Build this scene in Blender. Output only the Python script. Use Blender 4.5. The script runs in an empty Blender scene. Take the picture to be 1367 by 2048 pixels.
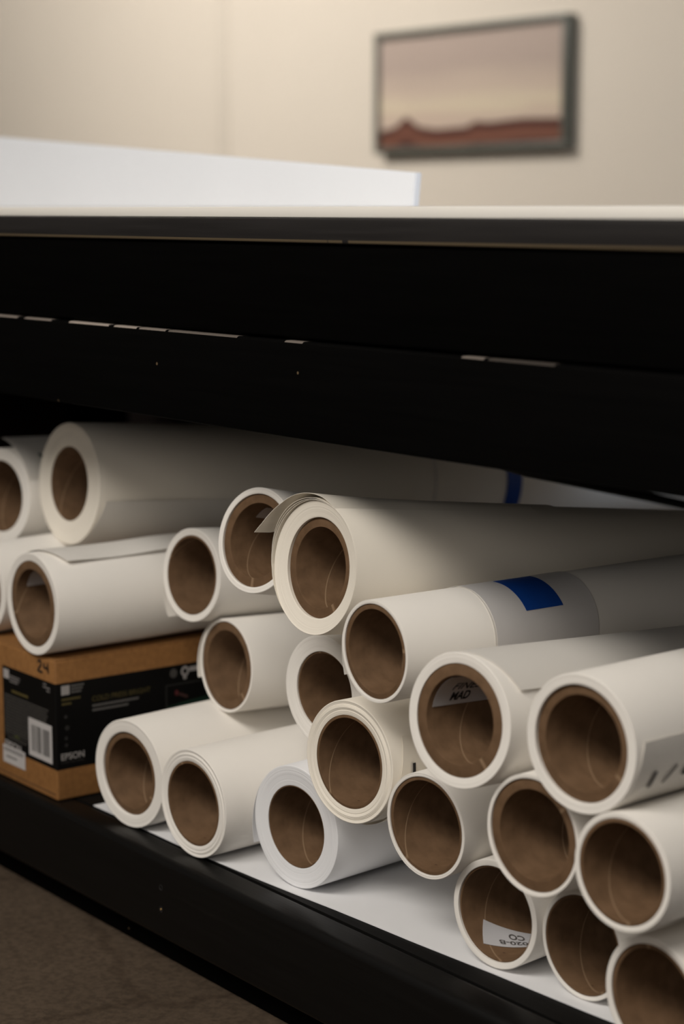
import bpy, bmesh, math, random
from mathutils import Vector, Matrix
random.seed(7)
S = bpy.context.scene
COL = S.collection
PI = math.pi
rad = math.radians

# ------------------------------------------------------------------ helpers
def obj(name, bm, mat, parent=None, sharp=40):
    me = bpy.data.meshes.new(name)
    bm.normal_update()
    bm.to_mesh(me); bm.free()
    for p in me.polygons: p.use_smooth = True
    me.set_sharp_from_angle(angle=rad(sharp))
    o = bpy.data.objects.new(name, me); COL.objects.link(o)
    for m in (mat if isinstance(mat, (list, tuple)) else [mat]): me.materials.append(m)
    if parent: o.parent = parent
    return o

def thing(name, label, cat, loc=(0, 0, 0), rot=(0, 0, 0), group=None):
    o = bpy.data.objects.new(name, None); COL.objects.link(o)
    o.empty_display_size = .05
    o.location = loc; o.rotation_euler = rot
    o['label'] = label; o['category'] = cat
    if group: o['group'] = group
    return o

def tag(o, label, cat, group=None):
    o['label'] = label; o['category'] = cat
    if group: o['group'] = group
    return o

def struct(o):
    o['kind'] = 'structure'; return o

def add_box(bm, x0, x1, y0, y1, z0, z1, bevel=0, seg=2, mi=0):
    r = bmesh.ops.create_cube(bm, size=1)
    vs = r['verts']
    for v in vs:
        v.co = Vector((x0 + (v.co.x + .5) * (x1 - x0), y0 + (v.co.y + .5) * (y1 - y0), z0 + (v.co.z + .5) * (z1 - z0)))
    es = list({e for v in vs for e in v.link_edges})
    fs = list({f for v in vs for f in v.link_faces})
    for f in fs: f.material_index = mi
    if bevel:
        g = bmesh.ops.bevel(bm, geom=es, offset=bevel, segments=seg, affect='EDGES', profile=.5)
        for f in g['faces']: f.material_index = mi

def box(name, dims, mat, parent=None, bevel=0, seg=2):
    bm = bmesh.new(); add_box(bm, *dims, bevel=bevel, seg=seg)
    return obj(name, bm, mat, parent)

def revolve(bm, prof, n=128, closed=True, mi=None):
    """profile of (radius, y) around local +Y."""
    rings = []
    for (r, y) in prof:
        rings.append([bm.verts.new((r * math.cos(2 * PI * i / n), y, r * math.sin(2 * PI * i / n))) for i in range(n)])
    m = len(prof)
    for k in range(m if closed else m - 1):
        a, b = rings[k], rings[(k + 1) % m]
        for i in range(n):
            j = (i + 1) % n
            f = bm.faces.new((a[i], a[j], b[j], b[i]))
            if mi: f.material_index = mi[k]
    bmesh.ops.recalc_face_normals(bm, faces=bm.faces[:])

def sheet(name, fn, nu, nv, mat, parent, thick=.0003):
    """thin curved sheet: fn(u, v) -> point, thickened along its normal."""
    bm = bmesh.new()
    P = [[Vector(fn(i / nu, j / nv)) for j in range(nv + 1)] for i in range(nu + 1)]
    def nrm(i, j):
        a = P[min(i + 1, nu)][j] - P[max(i - 1, 0)][j]
        b = P[i][min(j + 1, nv)] - P[i][max(j - 1, 0)]
        c = a.cross(b)
        return c.normalized() if c.length > 1e-12 else Vector((0, 0, 1))
    A = [[bm.verts.new(P[i][j] + nrm(i, j) * thick * .5) for j in range(nv + 1)] for i in range(nu + 1)]
    B = [[bm.verts.new(P[i][j] - nrm(i, j) * thick * .5) for j in range(nv + 1)] for i in range(nu + 1)]
    for i in range(nu):
        for j in range(nv):
            bm.faces.new((A[i][j], A[i + 1][j], A[i + 1][j + 1], A[i][j + 1]))
            bm.faces.new((B[i][j + 1], B[i + 1][j + 1], B[i + 1][j], B[i][j]))
    def rim(L, M_):
        for k in range(len(L) - 1): bm.faces.new((L[k], M_[k], M_[k + 1], L[k + 1]))
    rim([A[i][0] for i in range(nu + 1)], [B[i][0] for i in range(nu + 1)])
    rim([A[i][nv] for i in range(nu + 1)][::-1], [B[i][nv] for i in range(nu + 1)][::-1])
    rim(A[0][::-1], B[0][::-1]); rim(A[nu], B[nu])
    bmesh.ops.recalc_face_normals(bm, faces=bm.faces[:])
    return obj(name, bm, mat, parent, 60)

def tube(bm, pts, r, n=12):
    pts = [Vector(p) for p in pts]
    rings = []
    for k, p in enumerate(pts):
        t = (pts[min(k + 1, len(pts) - 1)] - pts[max(k - 1, 0)]).normalized()
        u = t.cross(Vector((0, 0, 1)))
        if u.length < 1e-4: u = t.cross(Vector((1, 0, 0)))
        u.normalize(); v = u.cross(t)
        rr = r[k] if isinstance(r, (list, tuple)) else r
        rings.append([bm.verts.new(p + u * rr * math.cos(2 * PI * i / n) + v * rr * math.sin(2 * PI * i / n)) for i in range(n)])
    for a, b in zip(rings, rings[1:]):
        for i in range(n): bm.faces.new((a[i], a[(i + 1) % n], b[(i + 1) % n], b[i]))
    bm.faces.new(rings[0][::-1]); bm.faces.new(rings[-1])
    bmesh.ops.recalc_face_normals(bm, faces=bm.faces[:])

def text_bm(body, size, shear=0, width=None, bold=0):
    """flat lettering as mesh in the XY plane, origin at its lower left corner."""
    cu = bpy.data.curves.new('lettering', 'FONT'); cu.body = body; cu.size = size; cu.shear = shear; cu.offset = bold
    cu.resolution_u = 4
    o = bpy.data.objects.new('lettering', cu); COL.objects.link(o)
    dg = bpy.context.evaluated_depsgraph_get(); dg.update()
    me = bpy.data.meshes.new_from_object(o.evaluated_get(dg))
    bm = bmesh.new(); bm.from_mesh(me)
    bpy.data.objects.remove(o); bpy.data.curves.remove(cu); bpy.data.meshes.remove(me)
    x0 = min(v.co.x for v in bm.verts); y0 = min(v.co.y for v in bm.verts)
    x1 = max(v.co.x for v in bm.verts)
    k = (width / (x1 - x0)) if width else 1
    for v in bm.verts: v.co.x = (v.co.x - x0) * k; v.co.y -= y0
    return bm

# ------------------------------------------------------------------ materials
def new_mat(name):
    m = bpy.data.materials.new(name); m.use_nodes = True
    nt = m.node_tree
    return m, nt, nt.nodes['Principled BSDF']

def N(nt, t, **kw):
    n = nt.nodes.new(t)
    for k, v in kw.items():
        if k.startswith('i_'):
            s = k[2:]
            n.inputs[int(s) if s.isdigit() else s.replace('_', ' ')].default_value = v
        else: setattr(n, k, v)
    return n

def ramp(nt, fac, stops, interp='LINEAR'):
    r = nt.nodes.new('ShaderNodeValToRGB'); r.color_ramp.interpolation = interp
    e = r.color_ramp.elements
    while len(e) < len(stops): e.new(.5)
    for el, (p, c) in zip(e, stops): el.position = p; el.color = (*c, 1)
    nt.links.new(fac, r.inputs[0]); return r.outputs[0]

def simple(name, col, rough=.6, spec=.5, var=.06, scale=60, bump=0, bscale=400):
    m, nt, b = new_mat(name)
    tc = N(nt, 'ShaderNodeTexCoord')
    nz = N(nt, 'ShaderNodeTexNoise', i_Scale=scale, i_Detail=4.0)
    nt.links.new(tc.outputs['Object'], nz.inputs['Vector'])
    c = ramp(nt, nz.outputs['Fac'], [(.3, [x * (1 - var) for x in col]), (.7, [min(1, x * (1 + var)) for x in col])])
    nt.links.new(c, b.inputs['Base Color'])
    b.inputs['Roughness'].default_value = rough
    b.inputs['Specular IOR Level'].default_value = spec
    if bump:
        n2 = N(nt, 'ShaderNodeTexNoise', i_Scale=bscale, i_Detail=3.0)
        nt.links.new(tc.outputs['Object'], n2.inputs['Vector'])
        bp = N(nt, 'ShaderNodeBump', i_Strength=bump, i_Distance=.0006)
        nt.links.new(n2.outputs['Fac'], bp.inputs['Height']); nt.links.new(bp.outputs[0], b.inputs['Normal'])
    return m

PAPER = simple('warm_white_paper', (.80, .765, .71), .62, .35, .015, 8, .08, 900)
PAPER_B = simple('cool_white_paper', (.79, .79, .80), .6, .35, .012, 8, .06, 900)
PAPER_C = simple('cream_paper', (.80, .745, .65), .65, .3, .015, 8, .08, 900)
PAPER_Y = simple('aged_sheet_edge', (.66, .58, .42), .7, .3, .05, 30)
STICK = simple('label_stock', (.56, .55, .56), .5, .4, .02, 20)
INK = simple('black_ink', (.012, .011, .011), .6, .3, .02)
INK_G = simple('grey_ink', (.10, .09, .085), .6, .3, .02)
GREEN = simple('dark_green_ink', (.01, .05, .03), .6, .3, .02)
TAPE = simple('blue_masking_tape', (.004, .050, .27), .55, .3, .08, 40, .25, 700)
SLEEVE = simple('grey_sleeve_film', (.62, .60, .59), .38, .5, .02, 20)

def core_mat():
    m, nt, b = new_mat('brown_paperboard')
    tc = N(nt, 'ShaderNodeTexCoord'); sp = N(nt, 'ShaderNodeSeparateXYZ')
    nt.links.new(tc.outputs['Object'], sp.inputs[0])
    at = N(nt, 'ShaderNodeMath', operation='ARCTAN2'); nt.links.new(sp.outputs['Z'], at.inputs[0]); nt.links.new(sp.outputs['X'], at.inputs[1])
    dv = N(nt, 'ShaderNodeMath', operation='DIVIDE', i_1=2 * PI); nt.links.new(at.outputs[0], dv.inputs[0])
    yy = N(nt, 'ShaderNodeMath', operation='DIVIDE', i_1=.135); nt.links.new(sp.outputs['Y'], yy.inputs[0])
    ad = N(nt, 'ShaderNodeMath', operation='ADD'); nt.links.new(dv.outputs[0], ad.inputs[0]); nt.links.new(yy.outputs[0], ad.inputs[1])
    oi = N(nt, 'ShaderNodeObjectInfo')
    ad2 = N(nt, 'ShaderNodeMath', operation='ADD'); nt.links.new(ad.outputs[0], ad2.inputs[0]); nt.links.new(oi.outputs['Random'], ad2.inputs[1])
    fr = N(nt, 'ShaderNodeMath', operation='FRACT'); nt.links.new(ad2.outputs[0], fr.inputs[0])
    line = ramp(nt, fr.outputs[0], [(0, (1, 1, 1)), (.010, (1, 1, 1)), (.014, (0, 0, 0))])
    nz = N(nt, 'ShaderNodeTexNoise', i_Scale=90.0, i_Detail=6.0); nt.links.new(tc.outputs['Object'], nz.inputs['Vector'])
    base = ramp(nt, nz.outputs['Fac'], [(.25, (.098, .055, .027)), (.5, (.128, .073, .037)), (.8, (.155, .090, .048))])
    vo = N(nt, 'ShaderNodeTexVoronoi', i_Scale=46.0); nt.links.new(tc.outputs['Object'], vo.inputs['Vector'])
    spot = ramp(nt, vo.outputs['Distance'], [(.045, (1, 1, 1)), (.07, (0, 0, 0))])
    sel = N(nt, 'ShaderNodeSeparateColor'); nt.links.new(vo.outputs['Color'], sel.inputs[0])
    gt = N(nt, 'ShaderNodeMath', operation='GREATER_THAN', i_1=.72); nt.links.new(sel.outputs[0], gt.inputs[0])
    mu = N(nt, 'ShaderNodeMath', operation='MULTIPLY'); nt.links.new(spot, mu.inputs[0]); nt.links.new(gt.outputs[0], mu.inputs[1])
    mx = N(nt, 'ShaderNodeMix', data_type='RGBA'); nt.links.new(mu.outputs[0], mx.inputs[0]); nt.links.new(base, mx.inputs[6]); mx.inputs[7].default_value = (.07, .035, .018, 1)
    m2 = N(nt, 'ShaderNodeMix', data_type='RGBA'); nt.links.new(line, m2.inputs[0]); nt.links.new(mx.outputs[2], m2.inputs[6]); m2.inputs[7].default_value = (.24, .155, .09, 1)
    nt.links.new(m2.outputs[2], b.inputs['Base Color'])
    bp = N(nt, 'ShaderNodeBump', i_Strength=.35, i_Distance=.0008)
    hs = N(nt, 'ShaderNodeMath', operation='ADD'); nt.links.new(nz.outputs['Fac'], hs.inputs[0]); nt.links.new(line, hs.inputs[1])
    nt.links.new(hs.outputs[0], bp.inputs['Height']); nt.links.new(bp.outputs[0], b.inputs['Normal'])
    b.inputs['Roughness'].default_value = .75; b.inputs['Specular IOR Level'].default_value = .25
    return m
CORE = core_mat()

def black_wood(name, col, rough, spec=.35, wear_or_glint=None):
    """painted wood, grain running along X; wear_or_glint=(z, half height, colour) colours one edge."""
    m, nt, b = new_mat(name)
    tc = N(nt, 'ShaderNodeTexCoord'); mp = N(nt, 'ShaderNodeMapping'); mp.inputs['Scale'].default_value = (2.2, 60, 60)
    nt.links.new(tc.outputs['Object'], mp.inputs[0])
    nz = N(nt, 'ShaderNodeTexNoise', i_Scale=3.0, i_Detail=6.0); nt.links.new(mp.outputs[0], nz.inputs['Vector'])
    c = ramp(nt, nz.outputs['Fac'], [(.3, [x * .8 for x in col]), (.7, [x * 1.25 for x in col])])
    bp = N(nt, 'ShaderNodeBump', i_Strength=.25, i_Distance=.0008); nt.links.new(nz.outputs['Fac'], bp.inputs['Height'])
    nt.links.new(bp.outputs[0], b.inputs['Normal'])
    # sparse chips in the paint
    vo = N(nt, 'ShaderNodeTexVoronoi', i_Scale=14.0); nt.links.new(tc.outputs['Object'], vo.inputs['Vector'])
    ch = ramp(nt, vo.outputs['Distance'], [(.016, (1, 1, 1)), (.024, (0, 0, 0))])
    mx = N(nt, 'ShaderNodeMix', data_type='RGBA'); nt.links.new(ch, mx.inputs[0]); nt.links.new(c, mx.inputs[6]); mx.inputs[7].default_value = (.12, .085, .05, 1)
    out = mx.outputs[2]
    if wear_or_glint:
        z, h, wc, th = wear_or_glint
        sp = N(nt, 'ShaderNodeSeparateXYZ'); nt.links.new(tc.outputs['Object'], sp.inputs[0])
        sb = N(nt, 'ShaderNodeMath', operation='SUBTRACT', i_1=z); nt.links.new(sp.outputs['Z'], sb.inputs[0])
        ab = N(nt, 'ShaderNodeMath', operation='ABSOLUTE'); nt.links.new(sb.outputs[0], ab.inputs[0])
        lt = N(nt, 'ShaderNodeMath', operation='LESS_THAN', i_1=h); nt.links.new(ab.outputs[0], lt.inputs[0])
        m3 = N(nt, 'ShaderNodeMapping'); m3.inputs['Scale'].default_value = (9, .01, .01); nt.links.new(tc.outputs['Object'], m3.inputs[0])
        n3 = N(nt, 'ShaderNodeTexNoise', i_Scale=1.0, i_Detail=3.0); nt.links.new(m3.outputs[0], n3.inputs['Vector'])
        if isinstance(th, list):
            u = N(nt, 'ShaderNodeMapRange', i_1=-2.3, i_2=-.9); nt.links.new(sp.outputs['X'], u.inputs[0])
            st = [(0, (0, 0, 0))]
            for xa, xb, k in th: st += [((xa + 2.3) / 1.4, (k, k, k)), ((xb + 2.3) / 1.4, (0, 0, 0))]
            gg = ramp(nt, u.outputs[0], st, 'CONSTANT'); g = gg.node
        else:
            g = N(nt, 'ShaderNodeMath', operation='GREATER_THAN', i_1=th); nt.links.new(n3.outputs['Fac'], g.inputs[0])
        mu = N(nt, 'ShaderNodeMath', operation='MULTIPLY'); nt.links.new(lt.outputs[0], mu.inputs[0]); nt.links.new(g.outputs[0], mu.inputs[1])
        m4 = N(nt, 'ShaderNodeMix', data_type='RGBA'); nt.links.new(mu.outputs[0], m4.inputs[0]); nt.links.new(out, m4.inputs[6]); m4.inputs[7].default_value = (*wc, 1)
        out = m4.outputs[2]
    nt.links.new(out, b.inputs['Base Color'])
    b.inputs['Roughness'].default_value = rough; b.inputs['Specular IOR Level'].default_value = spec
    return m
BLK = black_wood('black_painted_wood', (.0013, .0012, .0011), .7, .02)
BLK_EDGE = black_wood('black_edge_band', (.016, .0145, .014), .5, .25, (.6388, .0012, (.10, .075, .045), .36))
BLK_LOW = black_wood('black_board_painted_glints', (.0017, .0016, .0015), .66, .03, (.5483, .0010, (.34, .29, .25), [(-2.2, -2.06, .5), (-2.04, -1.987, .6), (-1.968, -1.908, .55), (-1.870, -1.786, 1), (-1.776, -1.734, .9), (-1.727, -1.680, .55), (-1.672, -1.555, .35), (-1.477, -1.450, .45), (-1.232, -1.204, .4), (-1.200, -1.12, .15)]))  # pale spans paint in the light caught on the board's top edge
BLK_SHELF = black_wood('black_shelf_paint', (.0045, .0042, .0039), .6, .12)
WHITE_TOP = simple('white_laminate', (.80, .77, .71), .45, .4, .015, 6)
FOAM = simple('white_board', (.90, .93, .985), .55, .35, .012, 3)

def kraft_mat():
    m, nt, b = new_mat('kraft_carton')
    tc = N(nt, 'ShaderNodeTexCoord')
    nz = N(nt, 'ShaderNodeTexNoise', i_Scale=140.0, i_Detail=6.0); nt.links.new(tc.outputs['Object'], nz.inputs['Vector'])
    c = ramp(nt, nz.outputs['Fac'], [(.3, (.215, .098, .030)), (.7, (.275, .130, .042))])
    mp = N(nt, 'ShaderNodeMapping'); mp.inputs['Scale'].default_value = (1, 1, 120); nt.links.new(tc.outputs['Object'], mp.inputs[0])
    wv = N(nt, 'ShaderNodeTexNoise', i_Scale=2.0, i_Detail=2.0); nt.links.new(mp.outputs[0], wv.inputs['Vector'])
    bp = N(nt, 'ShaderNodeBump', i_Strength=.12, i_Distance=.001); nt.links.new(wv.outputs['Fac'], bp.inputs['Height']); nt.links.new(bp.outputs[0], b.inputs['Normal'])
    nt.links.new(c, b.inputs['Base Color']); b.inputs['Roughness'].default_value = .7; b.inputs['Specular IOR Level'].default_value = .25
    return m
KRAFT = kraft_mat()
BAND = simple('black_label_print', (.0032, .0030, .0028), .55, .12, .05)
PR_W = simple('pale_grey_print', (.34, .32, .31), .6, .3, .05)
PR_G = simple('dim_grey_print', (.060, .056, .052), .6, .3, .1)
PR_O = simple('olive_print', (.080, .062, .018), .6, .3, .1)
PR_R = simple('dark_red_print', (.10, .018, .020), .6, .3, .3, 90)
PR_N = simple('dark_green_print', (.004, .022, .012), .6, .3, .3, 90)

def floor_mat():
    m, nt, b = new_mat('stained_concrete')
    tc = N(nt, 'ShaderNodeTexCoord')
    n1 = N(nt, 'ShaderNodeTexNoise', i_Scale=3.5, i_Detail=7.0, i_Roughness=.6); nt.links.new(tc.outputs['Object'], n1.inputs['Vector'])
    n2 = N(nt, 'ShaderNodeTexNoise', i_Scale=160.0, i_Detail=4.0); nt.links.new(tc.outputs['Object'], n2.inputs['Vector'])
    c1 = ramp(nt, n1.outputs['Fac'], [(.3, (.064, .046, .031)), (.7, (.094, .069, .048))])
    c2 = ramp(nt, n2.outputs['Fac'], [(.35, (.72, .70, .68)), (.62, (1.08, 1.06, 1.04))])
    mx = N(nt, 'ShaderNodeMix', data_type='RGBA', blend_type='MULTIPLY', i_0=1.0); nt.links.new(c1, mx.inputs[6]); nt.links.new(c2, mx.inputs[7])
    # hairline cracks
    n3 = N(nt, 'ShaderNodeTexNoise', i_Scale=5.0, i_Detail=4.0); nt.links.new(tc.outputs['Object'], n3.inputs['Vector'])
    av = N(nt, 'ShaderNodeMix', data_type='RGBA', i_0=.16); nt.links.new(tc.outputs['Object'], av.inputs[6]); nt.links.new(n3.outputs['Color'], av.inputs[7])
    vo = N(nt, 'ShaderNodeTexVoronoi', feature='DISTANCE_TO_EDGE', i_Scale=3.1); nt.links.new(av.outputs[2], vo.inputs['Vector'])
    cr = ramp(nt, vo.outputs['Distance'], [(.008, (.62, .58, .55)), (.03, (1, 1, 1))])
    m2 = N(nt, 'ShaderNodeMix', data_type='RGBA', blend_type='MULTIPLY', i_0=.55); nt.links.new(mx.outputs[2], m2.inputs[6]); nt.links.new(cr, m2.inputs[7])
    nt.links.new(m2.outputs[2], b.inputs['Base Color']); b.inputs['Roughness'].default_value = .8; b.inputs['Specular IOR Level'].default_value = .2
    bp = N(nt, 'ShaderNodeBump', i_Strength=.3, i_Distance=.002); nt.links.new(n2.outputs['Fac'], bp.inputs['Height']); nt.links.new(bp.outputs[0], b.inputs['Normal'])
    return m
FLOOR = floor_mat()
WALL = simple('beige_wall_paint', (.635, .58, .508), .8, .2, .012, 2, .1, 60)
WALL_T = simple('beige_batten_paint', (.615, .562, .492), .8, .2, .012, 2)
CEIL = simple('white_ceiling_paint', (.75, .74, .72), .9, .1, .01, 2)
FRAME = simple('dark_grey_frame_metal', (.095, .100, .086), .42, .5, .05, 20)

def picture_mat(x0, x1, z0, z1):
    """printed landscape: hazy pink sky over a dark red range of hills."""
    m, nt, b = new_mat('landscape_print')
    tc = N(nt, 'ShaderNodeTexCoord'); sp = N(nt, 'ShaderNodeSeparateXYZ'); nt.links.new(tc.outputs['Object'], sp.inputs[0])
    u = N(nt, 'ShaderNodeMapRange', i_1=x0, i_2=x1); nt.links.new(sp.outputs['X'], u.inputs[0])
    v = N(nt, 'ShaderNodeMapRange', i_1=z0, i_2=z1); nt.links.new(sp.outputs['Z'], v.inputs[0])
    cb = N(nt, 'ShaderNodeCombineXYZ'); nt.links.new(u.outputs[0], cb.inputs[0]); nt.links.new(v.outputs[0], cb.inputs[1])
    mp = N(nt, 'ShaderNodeMapping'); mp.inputs['Scale'].default_value = (2.0, 5, 1); mp.inputs['Rotation'].default_value = (0, 0, -.25); nt.links.new(cb.outputs[0], mp.inputs[0])
    nz = N(nt, 'ShaderNodeTexNoise', i_Scale=1.3, i_Detail=3.0); nt.links.new(mp.outputs[0], nz.inputs['Vector'])
    a = N(nt, 'ShaderNodeMath', operation='MULTIPLY_ADD', i_1=.22); nt.links.new(nz.outputs['Fac'], a.inputs[0])
    ofs = N(nt, 'ShaderNodeMath', operation='SUBTRACT', i_1=.11); nt.links.new(v.outputs[0], ofs.inputs[0]); nt.links.new(ofs.outputs[0], a.inputs[2])
    sky = ramp(nt, a.outputs[0], [(.24, (.50, .40, .33)), (.36, (.57, .49, .375)), (.48, (.50, .41, .34)), (.72, (.40, .325, .285)), (1, (.42, .34, .30))])
    # ridge line
    rdg = ramp(nt, u.outputs[0], [(0, (.16,) * 3), (.09, (.19,) * 3), (.155, (.285,) * 3), (.23, (.185,) * 3), (.33, (.155,) * 3), (.50, (.165,) * 3), (.545, (.21,) * 3), (.62, (.195,) * 3), (.80, (.215,) * 3), (1, (.20,) * 3)])
    df = N(nt, 'ShaderNodeMath', operation='SUBTRACT'); nt.links.new(rdg, df.inputs[0]); nt.links.new(v.outputs[0], df.inputs[1])
    hill = ramp(nt, df.outputs[0], [(0, (.10, .045, .036)), (.045, (.055, .020, .017)), (.075, (.12, .048, .034)), (.13, (.19, .082, .054)), (.2, (.085, .034, .027))])
    st = ramp(nt, df.outputs[0], [(0, (0, 0, 0)), (.012, (1, 1, 1))])
    mx = N(nt, 'ShaderNodeMix', data_type='RGBA'); nt.links.new(st, mx.inputs[0]); nt.links.new(sky, mx.inputs[6]); nt.links.new(hill, mx.inputs[7])
    nt.links.new(mx.outputs[2], b.inputs['Base Color']); b.inputs['Roughness'].default_value = .5; b.inputs['Specular IOR Level'].default_value = .25
    return m

# ------------------------------------------------------------------ room
FZ = -.128
struct(box('floor', (-14, 4, -6, 4.4, FZ - .1, FZ), FLOOR))
struct(box('wall_back', (-14, 4, 4.28, 4.4, FZ, 3.1), WALL))
struct(box('wall_left', (-14.1, -14, -6, 4.4, FZ, 3.1), WALL))
struct(box('ceiling', (-14, 4, -6, 4.4, 3.1, 3.2), CEIL))
struct(box('trim_1', (-6.392, -6.318, 4.274, 4.281, FZ, 3.1), WALL_T, bevel=.003))

# picture on the back wall
pic = thing('wall_picture', 'framed print of red hills under a hazy sky hanging on the beige wall', 'picture', (0, 0, 0))
bm = bmesh.new()
PX0, PX1, PZ0, PZ1 = -5.385, -4.452, .850, 1.248
w = .021
add_box(bm, PX0, PX1, 4.236, 4.2795, PZ1 - w, PZ1, .003)
add_box(bm, PX0, PX1, 4.236, 4.2795, PZ0, PZ0 + w, .003)
add_box(bm, PX0, PX0 + w, 4.2362, 4.2794, PZ0 + w - .004, PZ1 - w + .004, .003)
add_box(bm, PX1 - w, PX1, 4.2362, 4.2794, PZ0 + w - .004, PZ1 - w + .004, .003)
obj('picture_frame', bm, FRAME, pic)
box('print', (PX0 + w - .004, PX1 - w + .004, 4.248, 4.252, PZ0 + w - .004, PZ1 - w + .004), picture_mat(PX0 + w, PX1 - w, PZ0 + w, PZ1 - w), pic)

# ------------------------------------------------------------------ table
TX0, TX1, TY0, TY1 = -3.5, -.45, 1.057, 2.10
tab = thing('work_table', 'long black-painted wooden work table with an open lower shelf', 'table', (0, 0, 0))
bm = bmesh.new(); add_box(bm, TX0, TX1, TY0, TY1, .6365, .6593, .0025, 3)
obj('tabletop', bm, BLK_EDGE, tab)
bm = bmesh.new(); add_box(bm, TX0 + .01, TX1 - .01, TY0 + .004, TY0 + .042, .5508, .6363, .003, 3)
add_box(bm, TX0 + .01, TX1 - .01, TY1 - .042, TY1 - .004, .5508, .6363, .003, 3)
obj('upper_rail', bm, BLK, tab)
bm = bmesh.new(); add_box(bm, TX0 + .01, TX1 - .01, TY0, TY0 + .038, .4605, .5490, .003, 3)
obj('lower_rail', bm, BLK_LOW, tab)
bm = bmesh.new(); add_box(bm, TX0 + .01, TX1 - .01, TY1 - .038, TY1, .4605, .5490, .003, 3)
obj('lower_rail', bm, BLK, tab)
bm = bmesh.new(); add_box(bm, TX0 + .005, TX1 - .005, TY0 + .038, TY1 - .005, -.018, 0)
obj('shelf_board', bm, BLK_SHELF, tab)
bm = bmesh.new(); add_box(bm, TX0, TX1, TY0, TY0 + .038, -.089, 0.0005, .008, 5)
# two countersunk screw holes in its face
sb = obj('shelf_front_rail', bm, black_wood('shelf_rail_paint', (.0030, .0028, .0026), .42, .22), tab)
for z, brass in ((-.0320, 0), (-.0555, 1)):
    bm = bmesh.new(); revolve(bm, [(.0034, 0), (.0034, .004), (.0018, .004), (.0014, .0018), (.0022, 0)], 20)
    o = obj('screw_hole', bm, INK, sb); o.location = (-1.6985, TY0 - .0004, z)
    if brass:
        bm = bmesh.new(); revolve(bm, [(.0009, -.0003), (.0009, .001), (.0001, .001), (.0001, -.0005)], 14)
        o = obj('screw_head', bm, simple('brass', (.4, .25, .09), .4, .5), sb); o.location = (-1.6985, TY0 - .0004, z + .0002)
bm = bmesh.new(); add_box(bm, TX0 + .03, TX1 - .03, TY0 + .030, TY0 + .068, FZ, -.089, .003)
obj('base_board', bm, BLK, tab)
bm = bmesh.new(); add_box(bm, TX0 + .03, TX1 - .03, TY1 - .068, TY1 - .03, FZ, -.0185, .003)
obj('base_board', bm, BLK, tab)
for x in (TX0 + .012, TX1 - .101):
    for y in (TY0 + .043, TY1 - .132):
        bm = bmesh.new(); add_box(bm, x, x + .089, y, y + .089, .0002, .636, .003)
        obj('leg', bm, BLK, tab)

bm = bmesh.new(); add_box(bm, TX0 + .002, TX0 + .011, TY0 + .043, TY1 - .043, .0002, .636, .001)
add_box(bm, TX0 + .012, -2.62, TY1 - .012, TY1 - .006, .0002, .4604, .0008)
obj('added_end_panel', bm, simple('added_panel_dark_brown', (.020, .012, .010), .7, .1), tab)  # dark panels added to keep the gap under the table's left end dark

# white mat covering the tabletop, sloping board on it
o = box('tabletop_mat', (TX0 + .02, TX1 - .02, TY0 + .010, TY1 - .02, .6595, .6690), WHITE_TOP, bevel=.001)
tag(o, 'thin white mat covering the top of the black work table', 'mat')
bm = bmesh.new()
y0, y1 = 1.50, 1.51
def zt(x): return .709 + (-1.832 - x) * .0675
pts = [(-1.832, .6692), (-1.832, zt(-1.832)), (-3.30, zt(-3.30)), (-3.30, .6692)]
lean = lambda z: (z - .6692) * .10
f0 = [bm.verts.new((x, y0 + lean(z), z)) for x, z in pts]; f1 = [bm.verts.new((x, y1 + lean(z), z)) for x, z in pts]
bm.faces.new(f0); bm.faces.new(f1[::-1])
for i in range(4):
    j = (i + 1) % 4; bm.faces.new((f0[i], f1[i], f1[j], f0[j]))
bmesh.ops.recalc_face_normals(bm, faces=bm.faces[:])
bmesh.ops.bevel(bm, geom=bm.edges[:], offset=.0012, segments=2, affect='EDGES')
brd = tag(obj('foam_board', bm, FOAM), 'large white board with a sloping top edge standing on the table, out of focus', 'board')
for x in (-3.0, -2.45, -1.98):
    bm = bmesh.new(); h = zt(x) - .01
    A_ = [bm.verts.new((x, y, z)) for y, z in ((1.5110, .6692), (1.5110 + lean(h), h), (1.57, .6692))]
    B_ = [bm.verts.new((x - .008, y, z)) for y, z in ((1.5110, .6692), (1.5110 + lean(h), h), (1.57, .6692))]
    bm.faces.new(A_); bm.faces.new(B_[::-1])
    for q in range(3): bm.faces.new((A_[q], B_[q], B_[(q + 1) % 3], A_[(q + 1) % 3]))
    bmesh.ops.recalc_face_normals(bm, faces=bm.faces[:])
    obj('support_foot', bm, FOAM, brd)

# white sheet under the rolls
def sheet_front(x): 
    return 1.0945 if x < -1.66 else 1.0945 + (x + 1.66) * .062
bm = bmesh.new(); n = 24; T_, B_ = [], []
for i in range(n + 1):
    x = -1.900 + i / n * 1.30
    T_.append((bm.verts.new((x, sheet_front(x) + .0006 * math.sin(i * 1.7), .0010)), bm.verts.new((x, 1.95, .0010))))
    B_.append((bm.verts.new((x, sheet_front(x) + .0006 * math.sin(i * 1.7), .0002)), bm.verts.new((x, 1.95, .0002))))
for i in range(n):
    bm.faces.new((T_[i][0], T_[i + 1][0], T_[i + 1][1], T_[i][1])); bm.faces.new((B_[i][0], B_[i][1], B_[i + 1][1], B_[i + 1][0]))
    bm.faces.new((T_[i][0], B_[i][0], B_[i + 1][0], T_[i + 1][0])); bm.faces.new((T_[i][1], T_[i + 1][1], B_[i + 1][1], B_[i][1]))
bm.faces.new((T_[0][0], T_[0][1], B_[0][1], B_[0][0])); bm.faces.new((T_[n][0], B_[n][0], B_[n][1], T_[n][1]))
bmesh.ops.recalc_face_normals(bm, faces=bm.faces[:])
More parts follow.
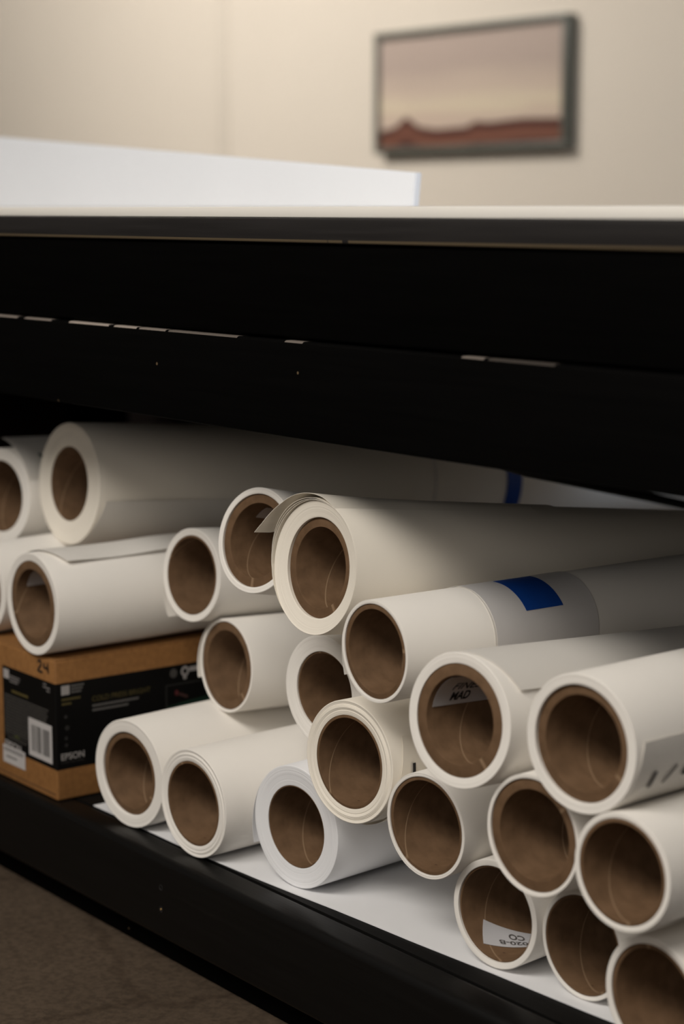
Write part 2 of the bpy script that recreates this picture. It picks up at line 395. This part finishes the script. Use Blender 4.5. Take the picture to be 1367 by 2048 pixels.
tag(obj('paper_sheet', bm, PAPER_B), 'flat white sheet of paper lying on the black lower shelf under the rolls', 'paper sheet')

# dark strap sagging under the rail at the right
bm = bmesh.new()
tube(bm, [(-1.32, 1.106, .4690), (-1.26, 1.105, .4600), (-1.23, 1.102, .4562), (-1.18, 1.086, .4562), (-1.14, 1.083, .4558), (-1.09, 1.083, .4540), (-1.04, 1.083, .4524), (-1.00, 1.083, .4506), (-.93, 1.083, .4490), (-.80, 1.083, .4490), (-.70, 1.088, .4520), (-.65, 1.104, .4545), (-.60, 1.106, .4690)], .0036, 10)
tag(obj('black_cable', bm, simple('black_rubber', (.002, .002, .002), .8, .1)), 'black cable sagging just below the table rail at right', 'cable')

# ------------------------------------------------------------------ the rolls
FIT = {
"A": [-2.23244, 1.16092, 0.3103, -0.14966, -0.04806, 0.06009, 0.04496, 0.0385, 0.00116], "B": [-2.09314, 1.18036, 0.33931, 0.00269, -0.07135, 0.07369, 0.04496, 0.0385, 0.00103], "C": [-1.97456, 1.06317, 0.22466, -0.01629, 0.00125, 0.05858, 0.04908, 0.0391, 0.00103], "Z": [-2.11957, 1.06898, 0.21787, -0.15742, 0.00184, 0.05404, 0.0445, 0.0385, 0.001], "D": [-1.83551, 1.18737, 0.2644, -0.07657, -0.0874, 0.0522, 0.0442, 0.0385, -0.00044], "E": [-1.61464, 1.121, 0.33953, -0.15942, -0.19533, 0.05332, 0.04681, 0.03745, 0.00236], "F": [-1.48058, 1.09499, 0.33377, -0.00926, -0.10977, 0.06334, 0.04758, 0.03828, 0.00734], "G": [-1.78631, 1.19972, 0.16856, 0.00606, -0.04636, 0.05198, 0.04862, 0.03884, 0.00151], "H": [-1.55157, 1.15871, 0.19076, -0.09512, -0.01185, 0.05717, 0.04066, 0.0385, 0.00221], "I": [-1.36509, 1.07604, 0.27647, -0.01702, -0.00727, 0.0466, 0.04291, 0.03781, 0.00126], "J": [-1.43216, 1.09887, 0.1559, -0.1063, -0.02986, 0.05832, 0.04423, 0.03876, -0.00012], "K": [-1.23027, 1.05966, 0.2438, -0.12079, -0.07893, 0.05745, 0.04805, 0.03746, 0.0011], "L": [-1.08483, 1.05923, 0.25535, -0.09702, -0.01522, 0.05556, 0.04675, 0.03807, 0.00334], "M": [-1.32579, 1.10358, 0.11964, -0.1051, 0.00979, 0.04872, 0.04491, 0.0385, 0.00121], "N": [-1.15348, 1.07367, 0.16085, -0.08061, -0.01092, 0.05084, 0.04715, 0.03774, 0.00217], "O": [-1.03958, 1.06152, 0.16308, -0.10397, -0.01927, 0.04684, 0.04179, 0.0385, -0.00077], "P": [-1.25684, 1.12616, 0.0522, -0.11268, -0.00242, 0.04918, 0.04332, 0.0385, 0.00214], "Q": [-1.16074, 1.13974, 0.0493, -0.03573, 0.00015, 0.04725, 0.04336, 0.0385, -4e-05], "R": [-1.03397, 1.09369, 0.05296, -0.0123, -2e-05, 0.05145, 0.04533, 0.0385, 0.00151], "S": [-1.8059, 1.08478, 0.06097, -0.11465, -4e-05, 0.05947, 0.04546, 0.0385, 0.00224], "T": [-1.67849, 1.08442, 0.05844, -0.05705, 0.00459, 0.05695, 0.04444, 0.0385, -0.00218], "U": [-1.53688, 1.11294, 0.06371, -0.09716, 0.00191, 0.06167, 0.0414, 0.0385, 0.00099]}

#  wall: core wall seen (None keeps the fitted bore), wobble: telescoping of the wound layers
INFO = {
 'A': dict(mat=PAPER, bore=.0435, label='white paper roll cut by the left edge, a loose sheet standing up from its top'),
 'B': dict(mat=PAPER_C, bore=.0432, L=1.118, label='thick cream-faced paper roll topmost at left, loose sheet end along its side'),
 'C': dict(mat=PAPER, label='white paper roll lying on the brown carton with a wavy loose sheet on top'),
 'Z': dict(mat=PAPER, label='sliver of a white paper roll at the left edge, on the carton beside another roll'),
 'D': dict(mat=PAPER, bore=.0415, label='set-back white paper roll with dark bore, behind the carton-top roll'),
 'E': dict(mat=PAPER, label='white paper roll sloping down to the back, mouth partly covered by a pointed corner'),
 'F': dict(mat=PAPER_C, wob=.16, cone=.0042, label='large cream paper roll in the middle with a pointed loose corner on top'),
 'G': dict(mat=PAPER, label='thin-walled white paper roll with a loose sheet at left, just right of the carton'),
 'H': dict(mat=PAPER, label='white paper roll in the gap under the large cream roll, half hidden by its neighbours'),
 'I': dict(mat=PAPER, label='thin-walled white paper roll with blue tape on its grey sleeve'),
 'J': dict(mat=PAPER_C, wob=.5, bore=.0412, label='thick cream paper roll with visible winding layers, resting on the bluish white roll'),
 'K': dict(mat=PAPER, label='white paper roll with a white text sticker inside the top of its core'),
 'L': dict(mat=PAPER, label='large white paper roll at right with dark marks on its loose sheet'),
 'M': dict(mat=PAPER, bore=.0412, label='thin-walled white paper roll raised over bare sheet, below the roll with upright core sticker'),
 'N': dict(mat=PAPER, label='white paper roll with thick brown core in the middle of the right-hand pile'),
 'O': dict(mat=PAPER, label='white paper roll at the right edge, directly below the large roll with dark marks'),
 'P': dict(mat=PAPER, bore=.0412, label='white paper roll on the shelf sheet with an upside-down sticker low in its core'),
 'Q': dict(mat=PAPER, bore=.0412, label='thin white paper roll on the shelf between the sticker roll and the corner roll'),
 'R': dict(mat=PAPER, bore=.0412, label='white paper roll cut off by the bottom right corner of the view'),
 'S': dict(mat=PAPER, wob=.3, label='white paper roll on the shelf beside the carton, leftmost of the bottom row'),
 'T': dict(mat=PAPER, wob=.42, bore=.0415, label='white paper roll second from the carton in the bottom row'),
 'U': dict(mat=PAPER_B, bore=.0400, label='bluish white thick paper roll third from the carton in the bottom row'),
}
ROLL = {}
for k, d in FIT.items():
    x, y, z, yaw, el, R, rc, ri, rec = d
    inf = INFO[k]; L = inf.get('L', .61); ri = inf.get('bore', ri); ri = min(ri, rc - .0014)
    root = thing('paper_roll', inf['label'], 'paper roll', (x, y, z), (el, 0, -yaw), 'rolls of paper piled on the lower shelf')
    rng = random.Random(ord(k))
    # paper: wound layers leave a slightly uneven end face
    wob = inf.get('wob', .22) * .001
    nl = max(5, int((R - rc) / .0011)); prof = []
    prof.append((R, L)); prof.append((R, .0006 + L * .5)); prof.append((R, .0007)); prof.append((R - .0004, .0001))
    off = 0; cone = inf.get('cone', 0)
    for i in range(1, nl):
        r = R - (R - rc - .0003) * i / nl
        off = max(-.0008, min(.0022, off + rng.uniform(-1, 1) * wob)) if i > 1 else 0
        cz = cone * (i / nl) ** .8
        prof.append((r + .00025, off + cz)); prof.append((r - .00005, off + cz + wob * .35))
    prof.append((rc + .0002, max(0, off) + .0003 + cone)); prof.append((rc + .0002, L))
    bm = bmesh.new(); revolve(bm, prof, 144)
    pp = obj('wound_paper', bm, inf['mat'], root, 50)
    # core tube
    c0 = max(rec, .0004)
    bm = bmesh.new()
    revolve(bm, [(rc, c0 + .0003), (rc - .0004, c0), (ri + .0005, c0), (ri, c0 + .0006), (ri, L - .001), (rc, L - .001)], 128)
    obj('cardboard_core', bm, CORE, root, 50)
    ROLL[k] = (root, R, rc, ri, L)

def loose(k, ph0, dph, lift, ya, yb=None, p=2.0, name='loose_sheet', mat=None, wave=0, nu=36, nv=10, curl=None, base=.0004):
    """outer sheet leaving the roll: follows it from angle ph0 through dph and lifts away by `lift` at its end."""
    root, R, rc, ri, L = ROLL[k]
    yb = L - .004 if yb is None else yb
    def fn(u, v):
        y0 = ya(u) if callable(ya) else ya
        y = y0 + (yb - y0) * (v ** 1.6)
        l = lift * (u ** p)
        if curl: l *= math.exp(-max(0, y) / curl)
        l += wave * u * math.sin(y * 38 + 1.2)
        ph = rad(ph0 + dph * u); r = R + base * min(1, u * 7) - .0005 * max(0, 1 - u * 7) + max(l, 0)
        return (r * math.cos(ph), y, r * math.sin(ph))
    return sheet(name, fn, nu, nv, mat or INFO[k]['mat'], root)

def patch(k, name, ph0, ph1, y0, y1, mat, parent=None, inside=False, eps=.0006, tilt=0, rnd=0, thick=.0002, lift=None, nu=18, nv=6):
    """label, tape or mark lying on the roll surface (or in its bore)."""
    root, R, rc, ri, L = ROLL[k]
    r0 = (ri - eps) if inside else (R + eps)
    def fn(u, v):
        ph = rad(ph0 + (ph1 - ph0) * u); y = y0 + (y1 - y0) * v + tilt * (u - .5)
        r = r0 + (lift(u, v) if lift else 0)
        return (r * math.cos(ph), y, r * math.sin(ph))
    return sheet(name, fn, nu, nv, mat, parent or root, thick)

def sticker(k, name, y0, ph0, ang, ln, ht, lines, label, mat=STICK, eps=.0006):
    """paper label stuck inside the core: corner at (y0, ph0), long edge turned by ang from the axis;
    lines = (body, start along long edge, baseline offset, direction, cap height, width, ink, shear, bold)."""
    root, R, rc, ri, L = ROLL[k]
    def at(a, h, e):
        y = y0 + a * math.cos(ang) - h * math.sin(ang)
        ph = rad(ph0) + SG * (a * math.sin(ang) + h * math.cos(ang)) / ri
        return Vector(((ri - e) * math.cos(ph), y, (ri - e) * math.sin(ph)))
    SG = 1
    c = .0022
    def fn(u, v):
        a, h = ln * u, ht * v
        # rounded corners
        return at(a, h, eps)
    st = sheet(name, fn, 24, 14, mat, root, .0002)
    st['label'] = label
    big = bmesh.new(); done = 0
    for (body, a0, h0, dr, cap, width, ink, shear, bold) in lines:
        bm = text_bm(body, cap * 1.4, shear, width, bold)
        h1 = max(v.co.y for v in bm.verts)
        bmesh.ops.subdivide_edges(bm, edges=bm.edges[:], cuts=1)
        bmesh.ops.triangulate(bm, faces=bm.faces[:])
        for v in bm.verts: v.co = at(a0 + dr * v.co.x, h0 + dr * UPS * v.co.y * cap / h1, eps + .0004)
        me = bpy.data.meshes.new('t'); bm.to_mesh(me); bm.free(); big.from_mesh(me); bpy.data.meshes.remove(me)
    obj('lettering', big, lines[0][6], st)
    return st
UPS = -1

# loose ends, one by one
a_ = loose('A', 20, 76, .0125, lambda u: .002 + .004 * u, p=2.2)
patch('A', 'ink_mark', 50, 57, .030, .034, GREEN, eps=.006)
loose('B', -78, 68, .0016, lambda u: .0015 + .008 * u ** 3, yb=.20, p=1.5, mat=PAPER)
patch('B', 'blue_tape_band', -120, 100, .643, .671, TAPE, eps=.0009, nu=60)
patch('B', 'wrapper_edge', -120, 100, .515, .5165, STICK, eps=.0008, nu=60)
loose('C', 140, -86, .0034, lambda u: .003 + .022 * u ** 2, p=2.4, wave=.0016, nv=26)
loose('D', 150, 82, .0150, lambda u: .003, yb=.3, p=2.2)
# big roll: outer layers slid forward at the upper left, the outermost ends in a pointed corner
def f_layer(name, fwd, lift, ph0, ph1, mat, e0):
    root, R, rc, ri, L = ROLL['F']
    def fn(u, v):
        g = math.sin(PI * u) ** 1.2
        yf = -fwd * g
        y = yf + (.30 - yf) * v ** 1.8
        fall = math.exp(-max(0, y) / .10)
        r = R + e0 * min(1, u * 5) * min(1, (1 - u) * 5) - .0004 * max(0, 1 - u * 5) - .0004 * max(0, u * 5 - 4) + lift * g * fall
        ph = rad(ph0 + (ph1 - ph0) * u)
        return (r * math.cos(ph), y, r * math.sin(ph))
    return sheet(name, fn, 48, 12, mat, root)
f_layer('lifted_layer', .0030, .0006, 70, 232, PAPER_C, .0005)
f_layer('lifted_layer', .0042, .0011, 72, 212, PAPER_C, .0010)
f_layer('lifted_layer', .0054, .0021, 70, 196, PAPER_C, .0015)
def f_tip(u, v):
    root, R, rc, ri, L = ROLL['F']
    e = max(0, (u - .12) / .88)
    yf = -.0030 * math.sin(PI * min(1, u * 1.5)) - .0210 * e ** 1.7
    y = yf + (.26 - yf) * v ** 1.8
    fall = math.exp(-max(0, y) / .07)
    ph = rad(68 + 93 * u - 20 * u * (1 - fall))
    l = .0046 * math.sin(PI * min(1, u * 1.1)) * fall + .0100 * e ** 1.6 * fall
    r = R + .0016 * min(1, u * 6) - .0004 * max(0, 1 - u * 6) + l
    return (r * math.cos(ph), y, r * math.sin(ph))
sheet('loose_corner', f_tip, 44, 18, PAPER_C, ROLL['F'][0])
loose('G', 95, 108, .0085, lambda u: .0006, p=1.5, curl=.5)
loose('I', 160, 54, .0052, lambda u: .0006, p=3.2, curl=.5)
loose('J', -84, 116, .0012, lambda u: .002 + .016 * u ** 2, p=3, yb=.4, mat=PAPER_C)
loose('J', -40, -52, .0060, lambda u: .022, p=1.6, yb=.3, name='hanging_edge', mat=PAPER_C)
for y in (.0235, .0435): patch('J', 'print_tick', -8, 7, y, y + .0036, INK, eps=.0030)
loose('K', 120, -87, .0022, lambda u: .0006 + .017 * u ** 1.5, p=2.5)
loose('L', -56, 67, .0018, lambda u: .0008 + .012 * max(0, u - .35) ** 1.5 + .001 * u, p=2.5)
patch('L', 'print_mark', -29, -15, .0210, .0255, INK_G, eps=.0022, tilt=.003)
patch('L', 'print_mark', -28, -14, .043, .046, INK_G, eps=.0022, tilt=.012)
patch('L', 'print_mark', -25, -14, .062, .070, INK, eps=.0022, tilt=.004)
loose('U', 132, 74, .0100, lambda u: .0012, p=2.4, curl=.35, yb=.26)
# grey sleeve and blue tape on the taped roll
patch('I', 'film_sleeve', -150, 150, .106, .236, SLEEVE, eps=.0006, nu=70)
patch('I', 'film_sleeve_edge', -150, 150, .103, .1045, PAPER, eps=.0006, nu=70)
patch('I', 'blue_tape', 33, 92, .146, .193, TAPE, eps=.0011, tilt=-.004)
# stickers in the bores
sticker('K', 'core_sticker', .007, 116, 0, .095, .0375,
        [('MAD', .0195, .0335, 1, .0085, .0250, INK, .22, .0003), ('FINESSE', .0180, .0225, 1, .0085, .0500, INK, .22, 0)],
        'white text sticker inside the core')
sticker('P', 'core_sticker', .025, -150, math.atan2(.0288, .039), .075, .0263,
        [('10020-B', .0530, .0165, -1, .0062, .0370, INK_G, 0, .0002), ('CO', .0420, .0060, -1, .0080, .0155, INK_G, 0, .0003)],
        'white upside-down text sticker inside the core')
for k, a in (('C', (118, 160, .014, .06)), ('E', (115, 143, .026, .06))):
    patch(k, 'core_sticker', *a, STICK, inside=True, eps=.0005)

# ------------------------------------------------------------------ carton
BX, BY, BH = -1.936, 1.069, .1648
car = thing('carton', 'brown cardboard carton with black printed label panels, under the rolls at left', 'box', (0, 0, 0))
bm = bmesh.new(); add_box(bm, BX - .172, BX, BY, BY + .66, .0008, BH - .0012, .003, 3)
body = obj('carton_body', bm, KRAFT, car)
bm = bmesh.new(); add_box(bm, BX - .171, BX - .0875, BY + .001, BY + .659, BH - .0014, BH, .0005, 1)
obj('top_flap', bm, KRAFT, car)
bm = bmesh.new(); add_box(bm, BX - .0865, BX - .001, BY + .001, BY + .659, BH - .0014, BH, .0005, 1)
obj('top_flap', bm, KRAFT, car)
# front bottom flap seam
box('flap_seam', (BX - .170, BX - .004, BY - .0003, BY + .001, .0075, .0085), simple('carton_seam', (.06, .028, .01), .8), car)

# coordinates on the two visible faces: s runs left to right as seen, z up
def quadF(bm, s0, s1, z0, z1, d, mi=0):   # narrow end face (normal -Y); s = X
    vs = [bm.verts.new(p) for p in ((s0, BY - d, z0), (s1, BY - d, z0), (s1, BY - d, z1), (s0, BY - d, z1))]
    f = bm.faces.new(vs); f.material_index = mi
def quadR(bm, s0, s1, z0, z1, d, mi=0):   # long face (normal +X); s = Y
    vs = [bm.verts.new(p) for p in ((BX + d, s0, z0), (BX + d, s1, z0), (BX + d, s1, z1), (BX + d, s0, z1))]
    f = bm.faces.new(vs); f.material_index = mi
bm = bmesh.new(); quadF(bm, -2.0615, BX - .001, .0372, .1375, .0002); quadR(bm, BY + .001, BY + .64, .0372, .1375, .0002)
vs = [bm.verts.new(p) for p in ((BX - .001, BY - .0002, .0372), (BX + .0002, BY + .001, .0372), (BX + .0002, BY + .001, .1375), (BX - .001, BY - .0002, .1375))]
bm.faces.new(vs)
obj('label_panel', bm, BAND, car)

def face_text(body, s, z, size, mat, face, width=None, name='lettering', d=.0004, bold=0, shear=0):
    bm = text_bm(body, size, shear, width, bold)
    for v in bm.verts:
        a, h = v.co.x, v.co.y
        v.co = Vector((s + a, BY - d, z + h)) if face == 'F' else Vector((BX + d, s + a, z + h))
    return obj(name, bm, mat, car)
# long side
bm = bmesh.new(); quadR(bm, 1.0762, 1.0870, .1235, .1345, .0004)
obj('logo_square', bm, PR_W, car)
bm = bmesh.new()
for i, (a, b) in enumerate(((1.0885, 1.1058), (1.0885, 1.1040), (1.0885, 1.1020))): quadR(bm, a, b, .1318 - i * .0036, .1340 - i * .0036, .0004, 0)
for i, (a, b) in enumerate(((1.0765, 1.1010), (1.0765, 1.0890))): quadR(bm, a, b, .1170 - i * .0052, .1195 - i * .0052, .0004, 1)
for i, (a, b) in enumerate(((1.1160, 1.1780), (1.1160, 1.1640))): quadR(bm, a, b, .1045 - i * .0052, .1070 - i * .0052, .0004, 0)
obj('small_print', bm, [simple('small_print_grey', (.10, .095, .09), .6, .3, .7, 900), PR_O], car)
face_text('COLD PRESS BRIGHT', 1.1160, .1108, .0085, PR_O, 'R', .0780)
face_text('EPSON', 1.0745, .0480, .0105, PR_W, 'R', .0300, bold=.0002)
face_text('EXCEED YOUR VISION', 1.0745, .0442, .0026, PR_G, 'R', .0290)
bm = bmesh.new()
for (s, z, a) in ((1.0815, .0980, .003), (1.0830, .0850, .004), (1.0815, .0730, .003), (1.0815, .0650, .003)):
    c = [bm.verts.new((BX + .0004, s + a * math.cos(t) * (.5 + .5 * (i % 2)), z + a * math.sin(t) * (.5 + .5 * (i % 2)))) for i, t in enumerate([2 * PI * j / 10 for j in range(10)])]
    bm.faces.new(c)
obj('faint_symbol', bm, simple('very_dim_print', (.022, .021, .02), .6), car)
# rosette and pale lettering at the far end, small photo panel
bm = bmesh.new()
def disc(bm, s, z, a, b, d, n=20):
    bm.faces.new([bm.verts.new((BX + d, s + a * math.cos(2 * PI * j / n), z + b * math.sin(2 * PI * j / n))) for j in range(n)])
disc(bm, 1.2260, .1280, .0050, .0055, .0004); obj('rosette', bm, PR_G, car)
bm = bmesh.new()
for j in range(24):
    t0, t1 = 2 * PI * j / 24, 2 * PI * (j + 1) / 24
    bm.faces.new([bm.verts.new((BX + .0004, 1.2420 + r * math.cos(t) * .9, .1285 + r * math.sin(t))) for r, t in ((.0062, t0), (.0062, t1), (.0032, t1), (.0032, t0))])
quadR(bm, 1.2480, 1.2660, .1275, .1330, .0004); quadR(bm, 1.2395, 1.2440, .1190, .1235, .0004)
obj('logo_mark', bm, PR_W, car)
bm = bmesh.new(); quadR(bm, 1.2150, 1.2900, .0800, .1150, .0004, 0); quadR(bm, 1.2164, 1.2886, .0814, .1136, .0005, 1)
disc(bm, 1.2300, .1040, .0026, .0034, .0006)
bm.faces.ensure_lookup_table(); bm.faces[-1].material_index = 2
bm.faces.new([bm.verts.new((BX + .0006, s, z)) for s, z in ((1.2320, .1015), (1.2440, .0960), (1.2460, .0985), (1.2345, .1035))]).material_index = 3
bm.faces.new([bm.verts.new((BX + .0006, s, z)) for s, z in ((1.2165, .0815), (1.2885, .0815), (1.2885, .0960), (1.2500, .0930), (1.2165, .0890))]).material_index = 4
obj('photo_panel', bm, [simple('panel_rule', (.016, .015, .014), .6), BAND, PR_R, simple('brown_print', (.05, .018, .014), .6), PR_N], car)
# narrow end
bm = bmesh.new(); quadF(bm, -2.0590, -2.0455, .1230, .1340, .0004)
obj('logo_square', bm, PR_W, car)
bm = bmesh.new()
for i, (a, b) in enumerate(((-2.0440, -2.0190), (-2.0440, -2.0210), (-2.0440, -2.0240))): quadF(bm, a, b, .1265 - i * .0032, .1285 - i * .0032, .0004, 0)
for i, (a, b) in enumerate(((-1.9640, -1.9560), (-1.9640, -1.9480), (-1.9560, -1.9480))): quadF(bm, a, b, .1325 - i * .0036, .1345 - i * .0036, .0004, 0)
quadF(bm, -2.0400, -2.0000, .1085, .1115, .0004, 1)
rr = random.Random(3)
for i in range(14):
    z = .1045 - i * .0036
    quadF(bm, -2.0590, -1.9500 - rr.uniform(0, .012), z - .0023, z, .0004, 2)
for i, (a, b) in enumerate(((-2.0590, -2.0000), (-2.0520, -2.0050))): quadF(bm, a, b, .0500 - i * .0034 + .0045, .0520 - i * .0034 + .0045, .0004, 2)
obj('small_print', bm, [simple('small_print_pale', (.13, .12, .115), .6, .3, .7, 900), PR_O, simple('small_print_dim', (.045, .042, .038), .6, .3, .6, 900)], car)
bm = bmesh.new()
bm.faces.new([bm.verts.new((x, BY - .0005, z)) for x, z in ((-2.0380, .0545), (-2.0290, .0590), (-2.0200, .0545), (-2.0290, .0560))])
obj('faint_symbol', bm, simple('green_print', (.05, .06, .012), .6), car)
face_text('EPSON', -2.0590, .0395, .0115, PR_W, 'F', .0390, bold=.0002)
bm = bmesh.new(); add_box(bm, -2.0000, -1.9455, BY - .0006, BY - .0003, .0425, .0870)
bc = obj('barcode_sticker', bm, simple('barcode_stock', (.46, .44, .43), .5, .3, .02), car)
bm = bmesh.new(); x = -1.9930; rr = random.Random(5)
while x < -1.9525:
    wd = rr.choice((.0008, .0012, .0022, .0034))
    if not -1.9735 < x < -1.9690: quadF(bm, x, x + wd, .0490, .0800, .0008)
    x += wd + rr.choice((.0007, .0010, .0014))
obj('bars', bm, simple('barcode_grey', (.12, .115, .11), .6), bc)
bm = bmesh.new(); add_box(bm, -2.0640, -2.0105, BY - .0007, BY - .0003, .0205, .0415)
st = obj('address_sticker', bm, simple('sticker_stock', (.46, .44, .43), .5, .3, .02), car)
bm = bmesh.new()
for i in range(10): quadF(bm, -2.0610 + i * .0048, -2.0580 + i * .0048, .0345, .0395, .0009)
for a, b in ((-2.056, -2.03),): quadF(bm, a, b, .0275, .0300, .0009)
obj('stamped_print', bm, simple('sticker_print', (.18, .17, .165), .6), st)
# handwritten 24
bm = bmesh.new()
def stroke(pts, wd=.0014):
    pts = [Vector((x, BY - .0006, z)) for x, z in pts]
    dense = []
    for a, b in zip(pts, pts[1:]): dense += [a.lerp(b, t / 4) for t in range(4)]
    dense.append(pts[-1])
    L_ = []
    for i, p in enumerate(dense):
        t = (dense[min(i + 1, len(dense) - 1)] - dense[max(i - 1, 0)]).normalized(); nn = Vector((-t.z, 0, t.x)) * wd
        L_.append((bm.verts.new(p + nn), bm.verts.new(p - nn)))
    for a, b in zip(L_, L_[1:]): bm.faces.new((a[0], a[1], b[1], b[0]))
stroke([(-1.9745, .1560), (-1.9720, .1590), (-1.9685, .1590), (-1.9668, .1570), (-1.9680, .1540), (-1.9730, .1490), (-1.9755, .1470), (-1.9700, .1462), (-1.9640, .1465)])
stroke([(-1.9600, .1580), (-1.9610, .1530), (-1.9560, .1525), (-1.9500, .1530)]); stroke([(-1.9520, .1590), (-1.9518, .1540), (-1.9505, .1470)])
hw = obj('handwriting', bm, INK, car); hw['label'] = 'handwritten number in black marker'

# ------------------------------------------------------------------ lights
def area(name, loc, target, size, sizey, energy, col):
    l = bpy.data.lights.new(name, 'AREA'); l.shape = 'RECTANGLE'; l.size = size; l.size_y = sizey; l.energy = energy; l.color = col
    o = bpy.data.objects.new(name, l); COL.objects.link(o); o.location = loc
    o.rotation_euler = (Vector(target) - Vector(loc)).to_track_quat('-Z', 'Y').to_euler()
    return o
area('room_lamp', (-.8, -1.15, 2.95), (-1.6, 1.0, .3), 2.4, 1.5, 150, (1, .945, .875))
area('window_daylight', (.3, 3.6, 2.5), (-2.0, 2.0, .5), 1.2, 1.4, 30, (.62, .76, 1))
area('low_fill_light', (.9, -3.0, 1.95), (-1.5, 1.1, .25), 1.2, 1.2, 24, (1, .94, .88))  # added fill light brightening roll sides and shelf sheet, not a real window
area('wall_lamp', (-5.9, 1.7, 3.0), (-6.6, 4.28, 1.3), 1.2, .8, 178, (1, .94, .86))
W = bpy.data.worlds.new('room_ambient'); S.world = W; W.use_nodes = True
bgn = W.node_tree.nodes['Background']; bgn.inputs[0].default_value = (1, .93, .85, 1); bgn.inputs[1].default_value = .12

# ------------------------------------------------------------------ camera
FPX = 3982.0
cam = bpy.data.cameras.new('camera'); co = bpy.data.objects.new('camera', cam); COL.objects.link(co)
cam.sensor_fit = 'VERTICAL'; cam.sensor_height = 36; cam.sensor_width = 24; cam.lens = FPX / 2048 * 36
co.location = (0, 0, .667)
pitch = math.atan(606 / FPX)
co.rotation_euler = (PI / 2 - pitch, 0, rad(52.7))
cam.dof.use_dof = True; cam.dof.focus_distance = 1.88; cam.dof.aperture_fstop = 3.8
cam.clip_start = .01
S.camera = co
S.view_settings.view_transform = 'Standard'; S.view_settings.look = 'None'
S.view_settings.exposure = 0; S.view_settings.gamma = 1; S.view_settings.use_curve_mapping = False
